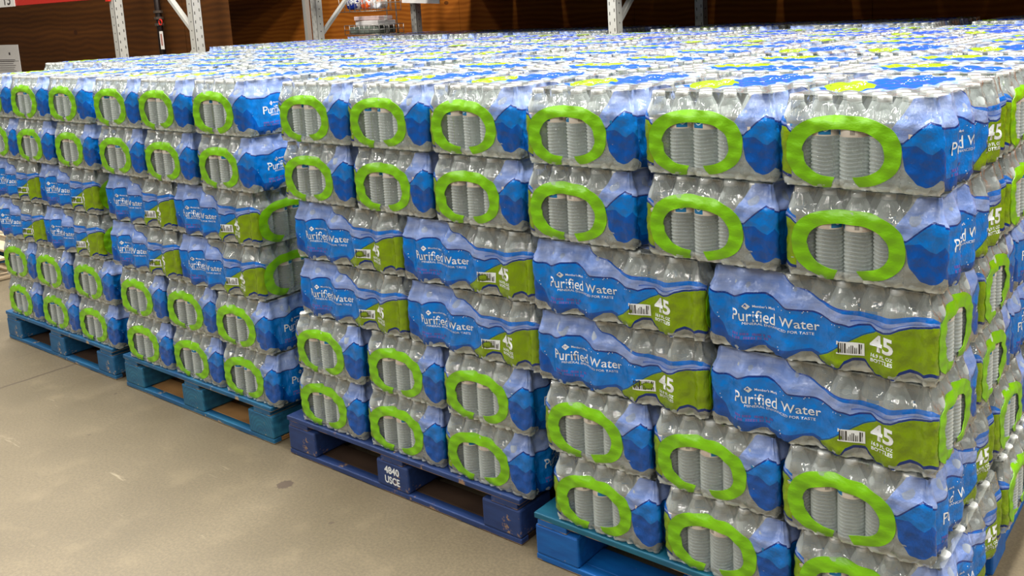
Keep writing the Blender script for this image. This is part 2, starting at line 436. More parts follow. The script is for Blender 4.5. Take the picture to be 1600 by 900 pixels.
def wrap_mesh(name, seed=0, step=.005, nt_=26, art=True, full=None):
    V = []; F = []; UV = []; MI = []
    nL = max(8, int(PL/step)); nW = max(6, int(PW/step)); ts = [0, .015, .04, .08]+[.08+.92*(k/(nt_-4)) for k in range(1, nt_-3)]
    R = len(ts)
    cols = []   # (which, a)
    for wch in range(4):
        n = nL if wch in (0, 2) else nW
        cols += [(wch, k/n) for k in range(n)]
    # column u values: position along the half perimeter
    def q(wch, a): return qs(a) if wch in (0, 2) else qe(a)
    for wch, a in cols:
        for t in ts: V.append(surf(wch, a, t, seed))
    nC = len(cols)
    for k in range(nC):
        k2 = (k+1) % nC
        wch, a = cols[k]; n = nL if wch in (0, 2) else nW
        u0, u1 = q(wch, a), q(wch, a+1/n)
        for i in range(R-1):
            F.append((k*R+i, k2*R+i, k2*R+i+1, k*R+i+1)); MI.append(0)
            UV += [(u0, ts[i]), (u1, ts[i]), (u1, ts[i+1]), (u0, ts[i+1])]
    # top sheet
    n0 = len(V); gx = max(12, int(PW/step)); gy = max(16, int(PL/step)); hx, hy, rr = HX-.0178, HY-.0178, .022
    for j in range(gy+1):
        for i in range(gx+1):
            x = (i/gx*2-1)*hx; y = (j/gy*2-1)*hy
            cx, cy = abs(x)-(hx-rr), abs(y)-(hy-rr)
            if cx > 0 and cy > 0:
                l = math.hypot(cx, cy)
                if l > rr:
                    x = math.copysign(hx-rr+cx/l*rr, x); y = math.copysign(hy-rr+cy/l*rr, y)
            dc = min(math.hypot(x-b[0], y-b[1]) for b in BXY)
            ed = min(hx-abs(x), hy-abs(y))
            z = ZT+.0008-.0042*smooth(.013, .030, dc)*smooth(0, .02, ed)-.0018*(1-smooth(0, .006, ed))
            z += .0007*math.sin(x*120+seed)*math.sin(y*97+seed*2)
            V.append((x, y, z))
    for j in range(gy):
        for i in range(gx):
            a = n0+j*(gx+1)+i
            F.append((a, a+1, a+gx+2, a+gx+1)); MI.append(1)
            for ii, jj in ((i, j), (i+1, j), (i+1, j+1), (i, j+1)): UV.append((ii/gx, jj/gy))
    if art:
        av, af, am = PRINT
        for (wch) in (0, 2):
            n1 = len(V)
            for (s, t, o) in av: V.append(surf(wch, s, t, seed, .0006+o))
            for f, mi in zip(af, am):
                F.append(tuple(n1+i for i in f)); MI.append(mi); UV += [(0, 0)]*len(f)
    if full:  # bottles baked into the same mesh
        bv, bf, bmi, buv = full
        for (x, y, i, j) in BXY:
            n1 = len(V); V += [(x+v[0], y+v[1], v[2]) for v in bv]
            for f, mi in zip(bf, bmi): F.append(tuple(n1+i2 for i2 in f)); MI.append(mi)
            UV += buv
        for wch in (1, 3):
            hv, hf = handle_geo(wch, seed, 40)
            n1 = len(V); V += hv
            for f in hf: F.append(tuple(n1+i2 for i2 in f)); MI.append(7); UV += [(0, 0)]*len(f)
    mats = [M_FILM, M_TOP, M_WHITE, M_BLACK, M_PURPLE]
    if full: mats += [M_BOTTLE, M_CAP, M_HANDLE]
    return mesh_np(name, V, F, mats, MI, True, UV)

def handle_geo(wch, seed, n=64):
    """open lime band around the grip hole, with a gap at its foot"""
    rnd = random.Random(seed*13+wch)
    V = []; F = []
    g0 = -PI/2+.02+rnd.uniform(-.06, .06); gap = .24+rnd.uniform(-.05, .05)
    sk = rnd.uniform(-.03, .03)
    rad = [0, .25, .5, .75, 1]
    rows = []
    for k in range(n+1):
        th = g0+gap+(2*PI-2*gap)*k/n
        c, s = math.cos(th), math.sin(th)
        def sup(rx, rz, p=2.35):
            rr = (abs(c/rx)**p+abs(s/rz)**p)**(-1/p); return rr*c, rr*s
        ox, oz = sup(.362, .405); ix, iz = sup(.262, .262)
        if s > 0: oz *= 1.0+.03*math.sin(th*2+seed)
        if s < 0 and c > 0: oz *= .90; iz *= .94
        if s < 0 and c < 0: oz *= 1.0; ix *= .97
        row = []
        for r in rad:
            e = .410+ix+(ox-ix)*r; t = .398+iz+(oz-iz)*r-(1-r)*.012
            t += sk*(e-.4)
            e = max(.012, e); t = max(.012, t)
            row.append((e, t))
        rows.append(row)
    for row in rows:
        for k, (e, t) in enumerate(row):
            V.append(surf(wch, e, t, seed, .0016+.0006*math.sin(e*90+t*31+seed)*math.sin(t*55-e*40)))
        for k in (0, 4):
            V.append(surf(wch, row[k][0], row[k][1], seed, .0016)); V.append(surf(wch, row[k][0], row[k][1], seed, .0001))
    R = 9
    for k in range(n):
        for i in range(4): F.append((k*R+i, k*R+i+1, (k+1)*R+i+1, (k+1)*R+i))
        F.append((k*R+5, (k+1)*R+5, (k+1)*R+6, k*R+6)); F.append((k*R+7, k*R+8, (k+1)*R+8, (k+1)*R+7))
    return V, F

def build_print():
    V = []; F = []; M = []
    def add(v, f, mi, o=0.0):
        n = len(V); V.extend((a, b, o) for a, b in v)
        for p in f: F.append([n+i for i in p]); M.append(mi)
    def quad(s0, s1, t0, t1, mi, o=0.0):
        n = max(1, int((s1-s0)/.02)); v = []; f = []
        for k in range(n+1):
            s = s0+(s1-s0)*k/n; v += [(s, t0), (s, t1)]
        for k in range(n): f.append([2*k, 2*k+2, 2*k+3, 2*k+1])
        add(v, f, mi, o)
    def disc(s, t, r, mi=2):
        k = 8; rt = r*PL/ZT
        add([(s+r*math.cos(2*PI*i/k), t+rt*math.sin(2*PI*i/k)) for i in range(k)], [list(range(k))], mi)
    add(*text_geo('Purified', .122, .322, .375, .515, .004), 2)
    add(*text_geo('Water', .345, .522, .395, .505, .004), 2)
    add(*text_geo('MINERAL ENHANCED FOR TASTE', .172, .497, .335, .365, .0), 2)
    add(*text_geo("Member's Mark", .217, .322, .552, .582, .004), 2)
    # diamond mark with a small emblem in it
    add([(.172, .560), (.190, .516), (.208, .560), (.190, .604)], [[0, 1, 2, 3]], 2)
    add([(.180, .553), (.184, .553), (.187, .572), (.183, .572)], [[0, 1, 2, 3]], 4, .0004)
    add([(.188, .553), (.192, .553), (.195, .572), (.191, .572)], [[0, 1, 2, 3]], 4, .0004)
    # date code in purple dots
    rn = random.Random(3)
    for row in range(2):
        s = .12
        while s < .295:
            wd = rn.choice([.006, .009, .012])
            if rn.random() < .8: quad(s, s+wd*.72, .235-.045*row-.03, .235-.045*row, 4)
            s += wd
    # barcode
    quad(.606, .716, .205, .350, 2)
    s = .613
    while s < .708:
        wd = rn.choice([.003, .0045, .0065])
        quad(s, s+wd, .222, .336, 3, .0004); s += wd+rn.choice([.003, .004, .0055])
    add(*text_geo('45', .738, .842, .285, .475, .03), 2)
    add(*text_geo('16.9 FL OZ', .742, .840, .218, .258, .02), 2)
    add(*text_geo('BOTTLES', .742, .840, .165, .205, .02), 2)
    for s, t in ((.45, .585), (.47, .60), (.455, .60), (.53, .56), (.535, .575), (.585, .52), (.60, .525), (.62, .515), (.34, .61), (.36, .585), (.05, .37), (.045, .42), (.34, .10), (.335, .13), (.40, .58)):
        disc(s, t, .0022)
    return V, F, M
PRINT = build_print()

# ---- bottle
def bottle_profile(fine=True):
    p = [(.006, .004), (.018, .001), (.026, .002), (.0292, .008)]
    if fine:
        z = .014
        while z < .101:
            p += [(.0296, z), (.0294, z+.0022), (.0270, z+.0050)]; z += .0082
        p += [(.0296, .1045), (.0290, .1065), (.0290, .130)]
    else:
        p += [(.0294, .014), (.029, .10), (.0290, .130)]
    p += [(.0296, .132), (.0294, .137), (.0276, .145), (.0238, .155), (.0190, .165), (.0150, .1725), (.0136, .1745)]
    if fine: p += [(.0152, .1750), (.0152, .1762), (.0130, .1766)]
    return p
CAPP = [(.0138, .1768), (.0144, .1773), (.0144, .1868), (.0130, .1880), (.0002, .1881)]

def lathe(prof, seg, wob=0.0):
    V = []; F = []
    for k, (r, z) in enumerate(prof):
        for i in range(seg):
            a = 2*PI*i/seg
            zz = z+(wob*math.sin(3*a) if .012 < z < .101 else 0)
            V.append((r*math.cos(a), r*math.sin(a), zz))
    for k in range(len(prof)-1):
        for i in range(seg):
            j = (i+1) % seg; F.append((k*seg+i, k*seg+j, (k+1)*seg+j, (k+1)*seg+i))
    return V, F

def make_bottle_meshes():
    bv, bf = lathe(bottle_profile(True), 28, .0013)
    bf.append(tuple(range(28))[::-1])
    body = mesh_np('bottle_body', bv, bf, [M_BOTTLE])
    cv, cf = lathe(CAPP, 20); cf.append(tuple(range(20))[::-1])
    cap = mesh_np('bottle_cap', cv, cf, [M_CAP])
    lv, lf = lathe([(.0292, .1075), (.0295, .108), (.0295, .1295), (.0292, .130)], 28)
    luv = []
    for k in range(3):
        for i in range(28):
            v0, v1 = (0, .02, .98, 1)[k], (0, .02, .98, 1)[k+1]
            luv += [(i/28, v0), ((i+1)/28, v0), ((i+1)/28, v1), (i/28, v1)]
    lab = mesh_np('bottle_label', lv, lf, [M_LABEL], None, True, luv)
    # whole bottle in one mesh for those in the middle of a pack
    n = len(bv); n2 = n+len(cv)
    V = bv+cv+lv
    F = list(bf)+[tuple(n+i for i in f) for f in cf]+[tuple(n2+i for i in f) for f in lf]
    MI = [0]*len(bf)+[1]*len(cf)+[2]*len(lf)
    UV = [(0, 0)]*sum(len(f) for f in list(bf)+list(cf))+luv
    whole = mesh_np('bottle_whole', V, F, [M_BOTTLE, M_CAP, M_LABEL], MI, True, UV)
    # coarse one for the far packs
    gv, gf = lathe(bottle_profile(False), 12); hv, hf = lathe([CAPP[1], CAPP[2], CAPP[4]], 12)
    n = len(gv); V = gv+hv; F = gf+[tuple(n+i for i in f) for f in hf]
    MI = [5]*len(gf)+[6]*len(hf); UV = [(0, 0)]*sum(len(f) for f in F)
    return body, cap, lab, whole, (V, F, MI, UV)
BODY, CAP, LAB, WHOLE, COARSE = make_bottle_meshes()

WRAPS = [wrap_mesh('plastic_wrap', k, .005) for k in (1, 2, 3)]
def handle_mesh(wch, seed):
    v, f = handle_geo(wch, seed); return mesh_np('carry_handle', v, f, [M_HANDLE])
HANDLES = [(handle_mesh(3, k), handle_mesh(1, k)) for k in (1, 2, 3)]
FAR = [wrap_mesh('far_pack', k, .009, 18, True, COARSE) for k in (1, 2)]

def near_pack(x, y, z, rot, faces, label, group):
    """faces: which of the pack's own sides are open to view (0:+x 1:+y 2:-x 3:-y)"""
    k = random.randrange(3)
    root = bpy.data.objects.new('water_bottle_pack', None); root.empty_display_size = .05; C.objects.link(root)
    root.location = (x+random.uniform(-.0015, .0015), y+random.uniform(-.004, .004), z)
    root.rotation_euler = (0, 0, rot+math.radians(random.uniform(-.45, .45)))
    tag(root, label, 'water pack', group)
    obj('plastic_wrap', WRAPS[k], root)
    for h in HANDLES[k]: obj('carry_handle', h, root)
    for bx, by, i, j in BXY:
        vis = (0 in faces and i == 4) or (2 in faces and i == 0) or (3 in faces and j == 0) or (1 in faces and j == 8)
        ra = random.uniform(0, 6.28)
        if vis:
            b = obj('bottle', BODY, root, (bx, by, 0), (0, 0, ra))
            obj('bottle_cap', CAP, b); obj('bottle_label', LAB, b)
        else:
            obj('bottle', WHOLE, root, (bx, by, 0), (0, 0, ra))
    return root

def far_pack(x, y, z, rot, label, group):
    o = obj('water_bottle_pack', FAR[random.randrange(2)], None,
            (x+random.uniform(-.0015, .0015), y+random.uniform(-.003, .003), z), (0, 0, rot+math.radians(random.uniform(-.5, .5))))
    return tag(o, label, 'water pack', group)

# ---------------------------------------------------------------- setting
def floor_mat():
    mt, nt, b = newmat('sealed_concrete'); g = NT(nt)
    o = g.obj(); sp = g.n('ShaderNodeSeparateXYZ'); g.put(sp.inputs[0], o); x, y = sp.outputs[0], sp.outputs[1]
    n1 = g.noise(o, 2.2, 5, .6); n2 = g.noise(o, 120, 5, .7); n3 = g.noise(o, 9, 4)
    c = g.mix(g.ramp(n1, .3, .7), srgb(99, 88, 67), srgb(113, 101, 78))
    c = g.mix(g.ramp(n2, .40, .62), g.mix(.45, c, srgb(70, 62, 48)), c)
    c = g.mix(g.mul(g.ramp(n3, .55, .75), .35), c, srgb(124, 111, 86))
    # hairline crazing
    vo = g.n('ShaderNodeTexVoronoi', feature='DISTANCE_TO_EDGE'); vo.inputs['Scale'].default_value = 26
    warp = g.n('ShaderNodeVectorMath', operation='ADD'); g.put(warp.inputs[0], o)
    nv = g.n('ShaderNodeTexNoise'); nv.inputs['Scale'].default_value = 18; g.put(nv.inputs['Vector'], o)
    sc = g.n('ShaderNodeVectorMath', operation='SCALE'); g.put(sc.inputs[0], nv.outputs[1]); sc.inputs['Scale'].default_value = .06
    g.put(warp.inputs[1], sc.outputs[0]); g.put(vo.inputs['Vector'], warp.outputs[0])
    cr = g.mul(g.lt(vo.outputs[0], .018), g.ramp(g.noise(o, 3.1), .45, .6))
    c = g.mix(g.mul(cr, .35), c, srgb(92, 80, 64))
    # sawn joints across the aisle
    wob = g.mul(g.sub(g.noise(o, 14), .5), .012)
    for jx, wd, st in ((-2.71, .007, .9), (-3.05, .004, .4), (1.9, .006, .6)):
        d = g.math('ABSOLUTE', g.math('ADD', g.sub(x, jx), wob))
        c = g.mix(g.mul(g.lt(d, wd), st), c, srgb(74, 62, 48))
    # old spots
    for sx, sy, r, st in ((-.94, -.134, .026, .75), (-1.9, -.30, .006, .6), (-.45, -.42, .006, .7), (-.62, -.20, .008, .5), (-2.2, -.05, .007, .5), (-.3, -.7, .012, .3)):
        dx = g.sub(x, sx); dy = g.sub(y, sy)
        d = g.math('SQRT', g.math('ADD', g.mul(dx, dx), g.mul(dy, dy)))
        ring = g.mul(g.lt(g.math('ADD', d, g.mul(g.sub(n2, .5), .02)), r), st)
        c = g.mix(ring, c, srgb(64, 50, 42))
    sc2 = g.noise(g.scale(o, (2.2, 14, 1)), 1.0, 4, .7)
    c = g.mix(g.mul(g.ramp(sc2, .66, .72), .4), c, srgb(168, 156, 130))
    nt.links.new(c, b.inputs['Base Color'])
    g.put(b.inputs['Roughness'], g.math('ADD', .42, g.mul(n1, .25)))
    nt.links.new(g.bump(n2, .08, .003), b.inputs['Normal'])
    return mt

fl = MB(); fl.box(-14, 6, -6, 9, -.1, 0)
tag(fl.build('floor', floor_mat()), kind='structure')

def ply_mat(name, a, b_, sc=1.0):
    mt, nt, b = newmat(name); g = NT(nt)
    o = g.obj()
    v = g.scale(o, (.35*sc, .35*sc, 3.2*sc))
    n = g.noise(v, 2.0, 3, .5)
    wv = g.n('ShaderNodeTexWave', wave_type='BANDS', bands_direction='Z'); wv.inputs['Scale'].default_value = 5.5*sc
    wv.inputs['Distortion'].default_value = 7; wv.inputs['Detail'].default_value = 3; wv.inputs['Detail Scale'].default_value = .6
    g.put(wv.inputs['Vector'], g.scale(o, (.5, .5, 1)))
    f = g.math('ADD', g.mul(n, .68), g.mul(wv.outputs[1], .32))
    c = g.mix(g.ramp(f, .2, .85), a, b_)
    vo = g.n('ShaderNodeTexVoronoi'); vo.inputs['Scale'].default_value = 1.1; g.put(vo.inputs['Vector'], g.scale(o, (1, 1, 1.6)))
    c = g.mix(g.mul(g.lt(vo.outputs[0], .05), .7), c, srgb(40, 18, 6))
    nt.links.new(c, b.inputs['Base Color']); b.inputs['Roughness'].default_value = .7; b.inputs['Specular IOR Level'].default_value = .15
    return mt
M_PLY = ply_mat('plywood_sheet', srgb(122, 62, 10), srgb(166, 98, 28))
M_PLY2 = ply_mat('shaded_plywood_sheet', srgb(54, 28, 4), srgb(82, 46, 10))  # colour darkened for the shade under the upper racks
M_PLY3 = ply_mat('aged_plywood_sheet', srgb(66, 34, 16), srgb(82, 44, 22))

# plywood-lined backs of the racking
b1 = MB()
for k in range(3): b1.box(-14+2.43*k+(.0 if k else 0), -14+2.43*(k+1)-.004, 3.05, 3.07, 0, 2.2, 0)
b1.box(-6.70, -5.98, 3.05, 3.07, 0, 2.2, 0)
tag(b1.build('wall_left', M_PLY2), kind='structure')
b2 = MB(); xs = [-14, -11.6, -9.2, -7.7, -5.95]
for a, c in zip(xs, xs[1:]): b2.box(a, c-.003, 5.95, 5.97, 0, 2.3)
xs = [-5.95, -3.55, -1.15, 1.25, 3.65, 6]
for a, c in zip(xs, xs[1:]): b2.box(a, c-.005, 5.95, 5.97, 0, 2.3)
b2.box(-14, 6, 5.975, 6.0, 0, 2.3)
tag(b2.build('wall_back', M_PLY), kind='structure')

M_STEEL = simple('galvanised_post_steel', srgb(186, 184, 176), .45, .25)
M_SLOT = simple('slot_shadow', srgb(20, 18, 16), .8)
M_RED = simple('red_beam_paint', srgb(188, 32, 14), .4)
M_DECK = simple('rack_deck_board', srgb(110, 84, 56), .7)

def post(parent, x, y, ztop, face=(0, -1)):
    """open slotted upright; face = direction its slotted web looks"""
    fx, fy = face; tx, ty = -fy, fx
    mb = MB(); w_, d_ = .084, .075
    def bx(u0, u1, n0, n1, z0, z1, mi=0):
        xs_ = sorted((tx*u0+fx*n0, tx*u1+fx*n1)); ys_ = sorted((ty*u0+fy*n0, ty*u1+fy*n1))
        mb.box(xs_[0], xs_[1], ys_[0], ys_[1], z0, z1, mi)
    # web in three strips with real slots between them
    for u0, u1 in ((-w_/2, -.026), (-.018, .018), (.026, w_/2)): bx(u0, u1, -.003, 0, 0, ztop)
    for u0 in (-.027, .017): bx(u0, u0+.010, -.0065, -.0055, 0, ztop, 1)  # dark strips stand in for the shade inside the hollow post
    z = 0.0; k = 0
    while z < ztop:
        for u0 in (-.026, .018):
            off = 0.0 if u0 < 0 else .025
            bx(u0, u0+.008, -.003, 0, z+off, min(ztop, z+off+.05))
        z += .076
    bx(-w_/2, -w_/2+.003, -d_, 0, 0, ztop); bx(w_/2-.003, w_/2, -d_, 0, 0, ztop)
    bx(-w_/2, -w_/2+.02, -d_-.003, -d_, 0, ztop); bx(w_/2-.02, w_/2, -d_-.003, -d_, 0, ztop)
    z = .06
    while z < ztop:   # dark patches drawn for the shade in round flank holes
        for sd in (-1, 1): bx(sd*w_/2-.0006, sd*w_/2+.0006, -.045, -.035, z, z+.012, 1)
        z += .076
    return mb.build('post', [M_STEEL, M_SLOT], parent, (x, y, 0))

def frame(p_front, p_back, face, label, braces, ztop=3.1):
    e = bpy.data.objects.new('rack_upright_frame', None); C.objects.link(e); e.location = (p_front[0], p_front[1], 0)
    tag(e, label, 'rack frame')
    bx, by = p_back[0]-p_front[0], p_back[1]-p_front[1]
    post(e, 0, 0, ztop, face); post(e, bx, by, ztop, (-face[0], -face[1]) if False else face)
    dx, dy = face
    for (za, zb) in braces:
        mb = MB(); mb.bar((-dx*.05, -dy*.05, za), (bx-dx*.02, by-dy*.02, zb), .03, .045, 0, (0, 0, 1) if abs(za-zb) < 1 else (dy, dx, 0))
        mb.build('brace', M_STEEL, e)
    return e

frame((-2.60, 4.20), (-2.45, 5.30), (0, -1), 'grey slotted steel rack frame rising behind the middle of the packs', [(1.33, 2.55), (1.25, .2)])
frame((-6.40, 4.29), (-6.12, 5.40), (0, -1), 'grey slotted steel rack frame beside the wire baskets', [(1.30, 2.6), (1.2, .2)])
frame((-5.95, 2.74), (-7.07, 2.64), (1, 0), 'grey slotted steel rack frame in front of the plywood beside the hanging tag', [(1.40, 2.55), (1.3, .3)])

# unseen shelf added to shade the back row of pallets, held by the two frames and one more past the view
frame((1.20, 4.20), (1.30, 5.30), (0, -1), 'grey slotted steel rack frame at the far end of the shelf', [(1.58, 2.7), (1.45, .4)])
sh = bpy.data.objects.new('shade_shelf', None); C.objects.link(sh); sh.location = (-2.6, 4.2, 1.77)
tag(sh, 'unseen rack shelf of dark boards on steel beams, added to shade the back packs', 'rack shelf')
MB().box(-3.75, 3.75, -.06, -.02, -.06, .06).build('beam', M_RED, sh)
MB().box(-3.5, 3.75, 1.15, 1.19, -.06, .06).build('beam', M_RED, sh)
d = MB()
for k in range(1, 12): d.box(-3.75+k*.625, -3.75+k*.625+.615, -.06, 1.74, .06, .085)
d.build('deck', M_DECK, sh)

# second unseen shelf, added to darken the bay on the far left, with legs
s2 = bpy.data.objects.new('shade_shelf', None); C.objects.link(s2); s2.location = (-10.0, 3.3, 2.05)
tag(s2, 'unseen high shelf at the far left behind the plywood, added for shade', 'rack shelf')
MB().box(-2.2, 1.75, 0, .04, -.06, .06).build('beam', M_STEEL, s2); MB().box(-2.2, 1.75, 2.3, 2.34, -.06, .06).build('beam', M_STEEL, s2)
MB().box(-2.2, 1.75, -.02, 2.36, .06, .085).build('deck', M_DECK, s2)
for lx in (-2.2, 1.69):
    for ly in (0, 2.28): MB().box(lx, lx+.06, ly, ly+.06, -2.05, -.06).build('post', M_STEEL, s2)

M_SIGN = simple('white_sign_card', srgb(226, 222, 216), .5)
M_DARKTXT = simple('dark_print', srgb(60, 50, 50), .6)
# red beam with the white number card
rb = bpy.data.objects.new('red_rack_beam', None); C.objects.link(rb); rb.location = (-7.16, 2.60, 1.81)
tag(rb, 'red steel rack beam at the top left with a number card on it', 'rack beam')
MB().box(-4.2, 0, -.02, .02, -.055, .06, 0, .004).build('beam', M_RED, rb)
MB().box(-.0, .05, -.03, .03, -.08, .08).build('end_plate', M_RED, rb)
MB().box(-2.6, -1.90, -.026, -.021, -.058, .09, 0).build('number_card', M_SIGN, rb)
v, f = text_geo('15', -2.14, -1.99, -.040, .07, .01)
obj('numerals', mesh_np('numerals', [(a, -.0275, b) for a, b in v], f, [M_DARKTXT], None, False), rb)

# paper notice on a short stand-off board
pn = bpy.data.objects.new('paper_notice', None); C.objects.link(pn); pn.location = (-10.26, 3.045, 1.25)
tag(pn, 'white paper notice on the dark plywood at the left edge', 'notice')
MB().box(-.75, -.02, -.004, .0, -.26, .09).build('sheet', M_SIGN, pn)
nl = MB()
for k in range(7): nl.box(-.7, -.14-.03*(k % 3), -.0052, -.0045, -.09-.022*k, -.084-.022*k)
nl.box(-.7, -.05, -.0052, -.0045, -.102, -.098); nl.box(-.29, -.25, -.0052, -.0045, -.03, .0)
nl.build('print', M_DARKTXT, pn)

# dark standing pipe with its red ring and hanging tag
dp = bpy.data.objects.new('standpipe', None); C.objects.link(dp); dp.location = (-7.03, 2.99, 0)
tag(dp, 'thin dark pipe against the plywood with a red ring and a hanging tag', 'pipe')
M_PIPE = simple('dark_pipe_iron', srgb(34, 24, 20), .35, .4)
MB().tube([(0, 0, 0), (0, 0, 3.0)], .028, 12).build('pipe', M_PIPE, dp, smooth=True)
fit = MB()
for z in (1.50, 1.56, 1.62): fit.tube([(0, 0, z-.012), (0, 0, z+.012)], .042, 12)
fit.build('coupling', simple('worn_fitting', srgb(88, 76, 66), .3, .5), dp)
rg = MB(); rg.tube([(.075+.026*math.cos(a*PI/8), -.03, 1.52+.026*math.sin(a*PI/8)) for a in range(17)], .006, 6, 0, False)
rg.build('ring', M_RED, dp)
MB().tube([(.075, -.03, 1.494), (.08, -.035, 1.44)], .002, 5).build('wire', M_PIPE, dp)
tg = MB(); tg.box(.045, .105, -.038, -.036, 1.265, 1.435); tg.build('tag', M_SIGN, dp)
t2 = MB(); t2.box(.06, .09, -.0395, -.0385, 1.30, 1.41); t2.build('tag_print', simple('tag_print', srgb(170, 120, 110), .6), dp)

# wire baskets hung on the frame
M_WIRE = simple('basket_wire', srgb(176, 172, 164), .35, .6)
def basket(x, y, z, w_, d_, h_, label):
    e = bpy.data.objects.new('wire_basket', None); C.objects.link(e); e.location = (x, y, z); tag(e, label, 'basket')
    def run(pts):
        for a, c in zip(pts, pts[1:]): mb.tube([a, c], .0035, 5)
    mb = MB()
    for zz in (0, h_*.5, h_): run([(0, 0, zz), (w_, 0, zz), (w_, d_, zz), (0, d_, zz), (0, 0, zz)])
    mb.build('rim', M_WIRE, e, smooth=True)
    mb = MB()
    n = 7
    for k in range(n+1):
        xx = w_*k/n; run([(xx, 0, h_), (xx, 0, 0), (xx, d_, 0), (xx, d_, h_)])
    for k in range(1, 5):
        yy = d_*k/5; run([(0, yy, h_), (0, yy, 0), (w_, yy, 0), (w_, yy, h_)])
    mb.build('grid', M_WIRE, e, smooth=True)
    return e
basket(-6.66, 4.83, 1.545, .60, .34, .17, 'upper wire basket hanging on the rack frame, filled with bright packets')
basket(-6.60, 4.83, 1.30, .56, .34, .10, 'lower wire basket hanging on the rack frame, holding pale parcels')
hg = MB()
for xx in (-6.3, -6.15): hg.tube([(xx, 5.18, 1.2), (xx, 5.18, 2.2)], .006, 6)
hg.tube([(-6.3, 5.18, 2.2), (-6.13, 5.40, 2.2)], .006, 6)
tag(hg.build('basket_hanger', M_WIRE, smooth=True), 'thin wire hanger holding the two baskets on the rack frame', 'hanger')

def packet(x, y, z, sx, sy, sz, cols, rz, label, tilt=0):
    mt, nt, b = newmat('printed_packet'); g = NT(nt)
    nz = g.noise(g.obj(), 14, 2); c = g.mix(g.gt(nz, .5), cols[0], cols[1]); c = g.mix(g.gt(nz, .62), c, cols[2])
    nt.links.new(c, b.inputs['Base Color']); b.inputs['Roughness'].default_value = .35
    bm = bmesh.new(); bmesh.ops.create_cube(bm, size=1); bmesh.ops.subdivide_edges(bm, edges=bm.edges[:], cuts=5, use_grid_fill=True)
    for v in bm.verts:
        pin = 1-.75*(abs(v.co.x*2)**3)      # pillow pinched at the ends
        v.co = (v.co.x*sx, v.co.y*sy*(.6+.4*pin), v.co.z*sz*pin)
    mb = MB(); mb.addbm(bm); bm.free()
    return tag(mb.build('packet', mt, None, (x, y, z), (tilt, 0, rz), True), label, 'packet', None)
W3 = srgb(225, 225, 228); O3 = srgb(225, 92, 30); B3 = srgb(20, 40, 120)
packet(-6.55, 4.95, 1.64, .16, .12, .15, (B3, W3, B3), .1, 'dark blue and white packet in the upper wire basket')
packet(-6.36, 4.98, 1.645, .16, .12, .16, (O3, W3, O3), -.15, 'orange and white packet in the upper wire basket')
packet(-6.17, 4.98, 1.63, .13, .14, .13, (W3, srgb(200, 170, 150), O3), .1, 'cream packet in the upper wire basket')
def parcel(x, y, z, sx, sy, sz, col, rz, label):
    mb = MB(); mb.box(-sx/2, sx/2, -sy/2, sy/2, -sz/2, sz/2, 0, .008); mb.box(-sx/2-.001, sx/2+.001, -.02, .02, -sz/2-.001, sz/2+.001, 1)
    return tag(mb.build('parcel', [simple('parcel_card', col, .5), M_SIGN], None, (x, y, z), (0, 0, rz)), label, 'parcel')
parcel(-6.34, 5.0, 1.345, .44, .26, .075, srgb(110, 118, 108), .03, 'grey-green parcel at the bottom of the lower wire basket')
parcel(-6.29, 5.0, 1.415, .40, .24, .06, srgb(214, 208, 204), -.08, 'pale parcel lying on the grey-green one in the lower basket')
parcel(-6.32, 5.0, 1.470, .36, .22, .045, srgb(206, 180, 176), .10, 'pinkish white parcel on top of the pile in the lower basket')
# white card on the rack post
wc = MB(); wc.box(-.29, .29, -.004, 0, -.0, .30)
tag(wc.build('sign_card', M_SIGN, None, (-5.87, 5.285, 1.605), (0, math.radians(3.0), 0)), 'plain white card fixed on the rear post beside the baskets', 'sign')

# ---------------------------------------------------------------- pallets
def paint_mat(name, c1, c2, wood, wear=.60, rings=False):
    mt, nt, b = newmat(name); g = NT(nt); o = g.obj()
    n1 = g.noise(o, 9, 5, .65); n2 = g.noise(g.scale(o, (6, 30, 30)), 1.0, 4, .6); n3 = g.noise(o, 35, 4, .7)
    c = g.mix(g.ramp(n2, .3, .7), c1, c2)
    if rings:
        wv = g.n('ShaderNodeTexWave', wave_type='RINGS', rings_direction='Y'); wv.inputs['Scale'].default_value = 22
        wv.inputs['Distortion'].default_value = 1.5; wv.inputs['Detail Scale'].default_value = 2
        g.put(wv.inputs['Vector'], g.scale(o, (1.2, 1, 1)))
        c = g.mix(g.mul(wv.outputs[1], .35), c, tuple(x*.45 for x in c1[:3])+(1,))
    mask = g.ramp(g.math('ADD', g.mul(n1, .55), g.mul(n3, .45)), wear, wear+.05)
    c = g.mix(mask, c, wood)
    sp = g.n('ShaderNodeSeparateXYZ'); g.put(sp.inputs[0], o)
    low = g.mul(g.lt(sp.outputs[2], -.0055), g.gt(sp.outputs[2], -.0095))      # chipped lower edges of the thin boards
    c = g.mix(g.mul(low, g.ramp(g.noise(o, 7, 4, .6), .47, .53)), c, wood)
    nt.links.new(c, b.inputs['Base Color']); b.inputs['Roughness'].default_value = .55
    nt.links.new(g.bump(n2, .25, .004), b.inputs['Normal'])
    return mt
WOODC = srgb(176, 150, 112)
